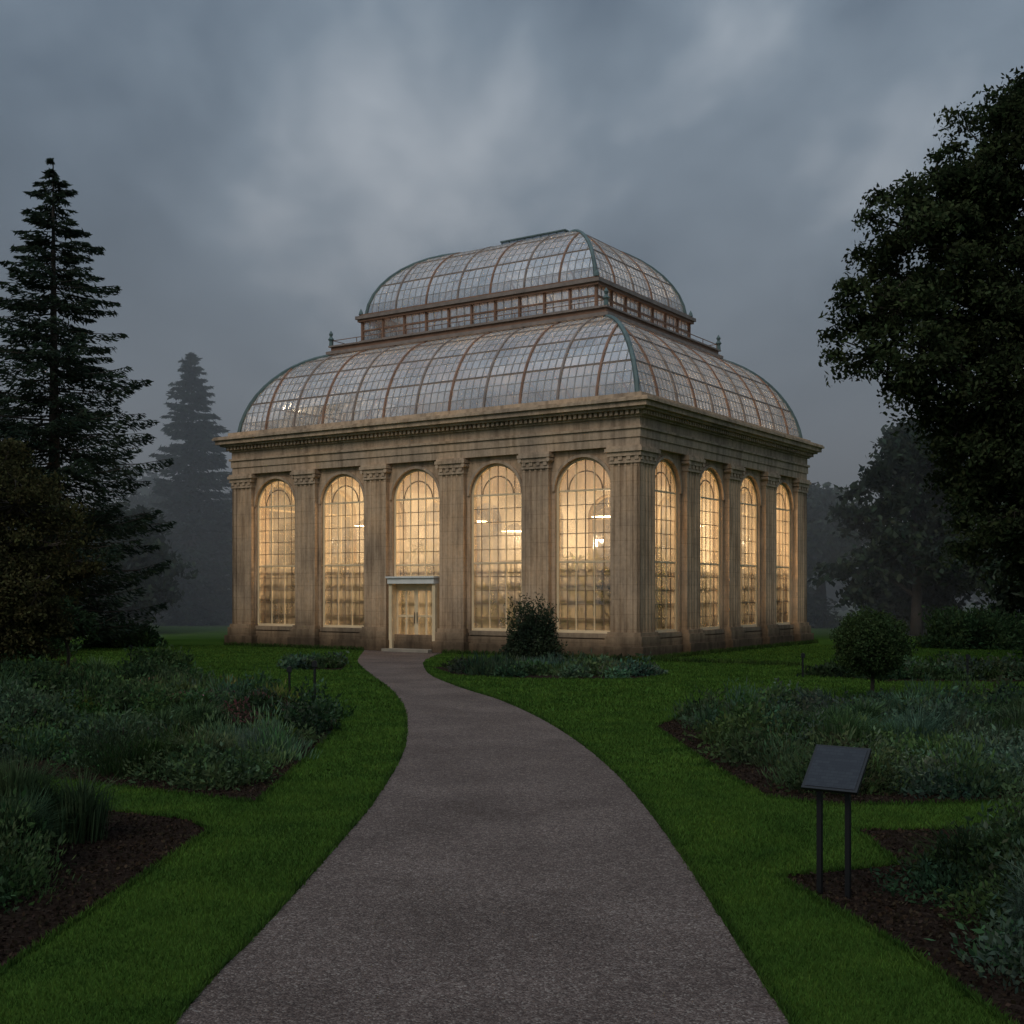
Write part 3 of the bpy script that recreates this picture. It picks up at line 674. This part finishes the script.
def plant_bed(name, n, margin_poly, rr, h, cols, kinds, seed, ls=1.0):
    r = np.random.default_rng(seed); parts = []; c = 0; tries = 0
    mp = np.array(margin_poly)
    while c < n and tries < 20000:
        tries += 1
        x = r.uniform(mp[:, 0].min(), mp[:, 0].max()); y = r.uniform(mp[:, 1].min(), mp[:, 1].max())
        if not inpoly(np.array([x]), np.array([y]), mp)[0]: continue
        if abs(x) > y*.47+1.2: continue
        c += 1; dist = max(y, 5)
        sz = max(.024, .0017*dist+.010)*ls*r.uniform(.8, 1.4)
        R = r.uniform(*rr); H = r.uniform(*h)*r.choice([.75, 1.0, 1.0, 1.4]); nl = int(min(1800, 3.0*R*(R+H)/(sz*sz)*.7))
        # drifts: neighbouring plants share a kind
        zone = int(abs(math.sin(math.floor(x/1.4)*12.9898+math.floor(y/1.9)*78.233)*43758.5))
        i = (zone if r.random() < .75 else int(r.integers(99))) % len(cols)
        col = tuple(v*r.uniform(.85, 1.2)*(1+.45*math.sin(zone)) for v in cols[i]); kd = kinds[(zone//3 if r.random() < .75 else int(r.integers(99))) % len(kinds)]
        if kd == 'blade': parts.append(mound(x, y, R, H*1.2, int(420*R/.5), sz*1.5, col, kd))
        else: parts.append(mound(x, y, R, H, nl, sz*(1.0 if kd == 'leaf' else 1.4), col, kd))
    quads_obj(name, *cat(parts), M_FOL)
G1, G2, G3, G4 = (.054, .090, .038), (.068, .106, .048), (.074, .114, .068), (.040, .070, .033)
RED, YEL, BLU, PNK = (.11, .062, .042), (.095, .112, .036), (.074, .116, .078), (.20, .09, .10)
plant_bed('border_plants', 430, [(-2.95,13.2),(-3.0,17),(-3.1,21),(-3.6,22.0),(-4.6,23.5),(-6.2,25.8),(-8.2,27.8),(-10.6,29.5),(-14,31.5),(-20,33),(-20,20),(-12,17.3),(-7.8,15.9),(-5.6,14.8)], (.3, .62), (.22, .55), [G1, G2, G3, G1, G4, G2, G3, YEL], ['leaf', 'leaf', 'leaf', 'leaf', 'spike', 'blade'], 31)
plant_bed('pink_flowers', 16, [(-4.0,18.5),(-3.4,20.8),(-5.2,23.5),(-7.5,24.5),(-6.0,20)], (.25, .4), (.3, .42), [PNK, RED], ['leaf'], 41, .7)
plant_bed('border_plants', 70, [(-3.75,6),(-3.65,9.8),(-3.75,11.2),(-5.6,12.4),(-8,13),(-8,6)], (.3, .5), (.3, .55), [G1, G2, G4, G1], ['leaf', 'leaf', 'blade', 'spike'], 32)
plant_bed('border_plants', 320, [(2.75,19.3),(2.95,15.2),(3.25,13.2),(5,12.95),(9,13.4),(14,14.5),(14.5,23.6),(9.4,22.9),(5.7,22.4),(3.3,21.0)], (.3, .6), (.22, .5), [BLU, G3, BLU, G2, G1], ['leaf', 'leaf', 'spike', 'leaf', 'blade'], 33)
plant_bed('border_plants', 85, [(3.1,5),(2.95,7.4),(3.15,8.9),(3.8,9.6),(3.9,10.8),(6,10.9),(7,11),(7,5)], (.28, .5), (.22, .45), [G3, BLU, G1, G2], ['leaf', 'leaf', 'leaf', 'leaf', 'blade'], 34, 1.15)
plant_bed('lavender_hedge', 130, [(-2.1,34.3),(-1.3,31.5),(0.3,30.4),(2.9,30.2),(3.6,31.3),(3.3,34.2)], (.35, .5), (.25, .34), [BLU, G3, G2], ['leaf', 'leaf', 'spike'], 35)
plant_bed('low_hedge', 110, [(7.5,31.4),(9,29.4),(17,28.9),(20,33),(16,33.6),(9,33)], (.35, .55), (.25, .42), [G1, G3, G4], ['leaf'], 36)
plant_bed('low_hedge', 24, [(-6.2,33.7),(-4.9,33.4),(-5.1,36),(-6.6,36)], (.3, .45), (.25, .34), [G1, G3], ['leaf'], 37)
def shrub(name, x, y, R, H, n, size, col, kind='leaf'):
    V, t = cat([mound(0, 0, R, H, n, size, col, kind), mound(R*.4, .1, R*.6, H*.75, n//3, size, col, kind), mound(-R*.45, -.1, R*.6, H*.65, n//3, size, col, kind)])
    e = empty(name, (x, y, 0)); st = MB()
    for k in range(5): a = k*1.26; st.tube([(0, 0, 0), (math.cos(a)*R*.3, math.sin(a)*R*.3, H*.4), (math.cos(a)*R*.5, math.sin(a)*R*.5, H*.75)], [.04, .025, .01], 5)
    st.build('stems', [M_BARK], e); quads_obj('leaves', V, t, M_FOL, e)
shrub('wall_shrub', .62, 37.2, .85, 1.95, 9000, .05, (.046, .062, .040), 'leaf')
for (x, y, R, H, c_) in ((-7.4,25.0,.75,.75,G4),(-8.4,29.0,.8,.85,G1),(-10.5,20,1.1,1.0,G2),(-7.3,17.8,.9,.85,G3),(-5.0,15.6,.72,.62,G3),(-6.0,19.5,.7,.75,G2),(-9.0,23,.9,.9,G4),(-14.5,31,1.5,1.4,G4),(-17,40,2.2,1.9,G4),(-20,43,2.6,2.4,G4),(-15,47,1.3,.9,G4),(-24,47,3,3,G4),(14.6,27,1.3,2.1,(.055,.055,.025)),(16.5,30,1.8,2.4,G4),(10.4,20.5,.8,.65,BLU),(6.2,17.5,.7,.6,BLU),(19,40,2,1.6,G4),(23,44,2.5,2.2,G4),(17.5,46,2.0,1.5,G4),(9.7,17,.9,.7,G3),(-16.5,24,1.8,2.0,(.06,.05,.025)),(-13.5,24,1.2,1.3,G4),(3.55,7.7,.52,.55,BLU),(4.5,10.2,.55,.5,G2)):
    shrub('shrub', x, y, R, H, int(4600*min(2, max(R, .6))), .0017*y+.012, c_)
parts = []
for (x, y, R, H) in ((-4.35,10.6,.5,.78),(-4.0,9.5,.42,.62),(-4.7,9.6,.55,.8),(-5.1,10.9,.5,.75),(-4.2,8.6,.4,.6),(-5.5,12.0,.5,.6)):
    parts.append(mound(x, y, R, H, 1500, .045, (.060, .092, .046), 'blade'))
quads_obj('ornamental_grass', *cat(parts), M_FOL)
e = empty('clipped_bay_tree', (7.2, 24.3, 0)); t_ = MB(); t_.tube([(0, 0, 0), (.02, 0, .5), (0, .02, 1.0)], [.045, .035, .03], 8)
for k in range(9): a = k*.7; t_.tube([(0, 0, .6), (math.cos(a)*.4, math.sin(a)*.4, 1.0+.05*k)], [.02, .006], 4)
t_.build('trunk', [M_BARK], e)
d_ = rand_dirs(15000); kk = rng.uniform(0, 1, 15000)**.3*(1+.12*np.sin(d_[:, 0]*9)*np.cos(d_[:, 2]*8+1)+.08*np.sin(d_[:, 1]*13))
quads_obj('crown', *leaves(np.stack([d_[:, 0]*.76*kk, d_[:, 1]*.76*kk, 1.12+d_[:, 2]*.68*kk], 1), .034, (.048, .076, .032), .5), M_FOL, e)

# ------------------------------------------------------------------ lectern sign
e = empty('information_lectern', (2.31, 8.72, 0), math.radians(-36))
s_ = MB()
for px in (-.105, .105):
    s_.box(px-.0175, px+.0175, -.0175, .0175, 0, .86)
s_.box(-.15, .15, -.03, .03, .80, .835)
s_.build('posts', [M_BLACK], e)
pn = MB(); pn.box(-.205, .205, -.20, .20, -.014, .014, 0); pn.box(-.185, .185, -.18, .18, .0145, .0175, 1)
for px in (-.105, .105): pn.box(px-.02, px+.02, -.12, .12, -.05, -.0145, 0)
m, nt, out = new_mat('sign_face'); v = coords(nt)
br = N(nt, 'ShaderNodeTexBrick', Scale=9.0); L(nt, v, br.inputs['Vector'])
br.inputs['Color1'].default_value = (.02, .022, .028, 1); br.inputs['Color2'].default_value = (.03, .034, .04, 1); br.inputs['Mortar'].default_value = (.018, .02, .025, 1)
p = N(nt, 'ShaderNodeBsdfPrincipled', Roughness=0.3); p.inputs['Specular IOR Level'].default_value = .3; L(nt, br.outputs[0], p.inputs['Base Color']); L(nt, p.outputs[0], out.inputs[0])
po = pn.build('panel', [M_BLACK, m], e); po.location = (0.02, 0, .915); po.rotation_euler = (math.radians(44), 0, 0)
bv = po.modifiers.new('b', 'BEVEL'); bv.width = .004; bv.segments = 2

def stake(x, y, h):
    s = MB(); s.tube([(0, 0, 0), (0, 0, h)], .025, 6); s.box(-.05, .05, -.04, -.025, h-.1, h); s.tube([(0,0,h),(0,0,h+.015)], .032, 6)
    o = s.build('plant_label_stake', [M_BLACK]); o.location = (x, y, 0)
stake(-3.72, 22.9, .85); stake(-4.60, 25.1, .60); stake(10.35, 27.6, .72); stake(7.3, 30.5, .6); stake(-10.2,32.5,.7)

# ------------------------------------------------------------------ mist
bpy.ops.mesh.primitive_cube_add(size=1, location=(0, 53.5+150, 15)); mist = bpy.context.object; mist.name = 'mist'; mist.scale = (420, 300, 30.1)
m, nt, out = new_mat('mist'); vs = N(nt, 'ShaderNodeVolumeScatter', Density=0.015); vs.inputs['Color'].default_value = (.92, .97, 1, 1)
L(nt, vs.outputs[0], out.inputs['Volume']); mist.data.materials.append(m)

# ------------------------------------------------------------------ world
w = bpy.data.worlds.new('World'); scene.world = w; w.use_nodes = True; nt = w.node_tree; nt.nodes.clear()
out = nt.nodes.new('ShaderNodeOutputWorld'); tc = nt.nodes.new('ShaderNodeTexCoord'); sp = nt.nodes.new('ShaderNodeSeparateXYZ')
L(nt, tc.outputs['Generated'], sp.inputs[0])
zc = math_n(nt, 'MAXIMUM', sp.outputs[2], 0.0); den = math_n(nt, 'ADD', zc, .22)
px = math_n(nt, 'DIVIDE', sp.outputs[0], den); py = math_n(nt, 'DIVIDE', sp.outputs[1], den)
cb = nt.nodes.new('ShaderNodeCombineXYZ'); L(nt, px, cb.inputs[0]); L(nt, py, cb.inputs[1]); cb.inputs[2].default_value = 3.7
mp = nt.nodes.new('ShaderNodeMapping'); mp.inputs['Rotation'].default_value = (0, 0, math.radians(35)); mp.inputs['Scale'].default_value = (1.0, .55, 1)
L(nt, cb.outputs[0], mp.inputs[0])
n1 = noise(nt, mp.outputs[0], 1.5, 4, .45, .35); n2 = noise(nt, mp.outputs[0], 4.5, 4, .5, .2)
vd = nt.nodes.new('ShaderNodeVectorMath'); vd.operation = 'DOT_PRODUCT'; L(nt, tc.outputs['Generated'], vd.inputs[0])
g = Vector((-.15, 1, .43)).normalized(); vd.inputs[1].default_value = g
glow = math_n(nt, 'POWER', math_n(nt, 'MAXIMUM', vd.outputs['Value'], 0.0), 110)
f = math_n(nt, 'MULTIPLY', math_n(nt, 'SUBTRACT', n1, .5), 1.9)
f = math_n(nt, 'ADD', f, math_n(nt, 'MULTIPLY', math_n(nt, 'SUBTRACT', n2, .5), .8))
f = math_n(nt, 'ADD', f, .40); f = math_n(nt, 'ADD', f, math_n(nt, 'MULTIPLY', glow, .34), True)
c = ramp(nt, f, [(0.0, (.060, .082, .112)), (.35, (.118, .155, .200)), (.62, (.190, .238, .292)), (1.0, (.46, .505, .555))])
hz = math_n(nt, 'POWER', math_n(nt, 'SUBTRACT', 1.0, zc, True), 9)
mx = nt.nodes.new('ShaderNodeMixRGB'); L(nt, math_n(nt, 'MULTIPLY', hz, .8), mx.inputs[0]); L(nt, c, mx.inputs[1]); mx.inputs[2].default_value = (.175, .222, .275, 1)
mr = nt.nodes.new('ShaderNodeMapRange'); mr.inputs['From Min'].default_value = .45; mr.inputs['From Max'].default_value = 1.0; mr.inputs['To Min'].default_value = 1.0; mr.inputs['To Max'].default_value = 3.1
L(nt, sp.outputs[2], mr.inputs['Value'])
bg = nt.nodes.new('ShaderNodeBackground'); L(nt, mx.outputs[0], bg.inputs[0]); L(nt, mr.outputs[0], bg.inputs[1])
EL, AZ = 42, 205
sk = nt.nodes.new('ShaderNodeTexSky'); sk.sky_type = 'NISHITA'; sk.sun_disc = False; sk.sun_elevation = math.radians(EL); sk.sun_rotation = math.radians(AZ)
bg2 = nt.nodes.new('ShaderNodeBackground'); L(nt, sk.outputs[0], bg2.inputs[0]); bg2.inputs[1].default_value = .004
ad = nt.nodes.new('ShaderNodeAddShader'); L(nt, bg.outputs[0], ad.inputs[0]); L(nt, bg2.outputs[0], ad.inputs[1]); L(nt, ad.outputs[0], out.inputs[0])
sl = bpy.data.lights.new('sun', 'SUN'); sl.energy = .85; sl.angle = math.radians(30); sl.color = (1, .91, .80)
so = bpy.data.objects.new('sun', sl); COL.objects.link(so)
dv = Vector((math.sin(math.radians(AZ))*math.cos(math.radians(EL)), math.cos(math.radians(AZ))*math.cos(math.radians(EL)), math.sin(math.radians(EL))))
so.rotation_euler = dv.to_track_quat('Z', 'Y').to_euler()

# ------------------------------------------------------------------ camera
cam = bpy.data.cameras.new('camera'); co = bpy.data.objects.new('camera', cam); COL.objects.link(co); scene.camera = co
co.location = (0, 0, 2.2); co.rotation_euler = (math.radians(90), 0, 0); cam.sensor_width = 36; cam.lens = 42.7; cam.shift_y = .076; cam.clip_end = 3000
scene.view_settings.view_transform = 'Standard'; scene.view_settings.look = 'None'; scene.view_settings.exposure = 0
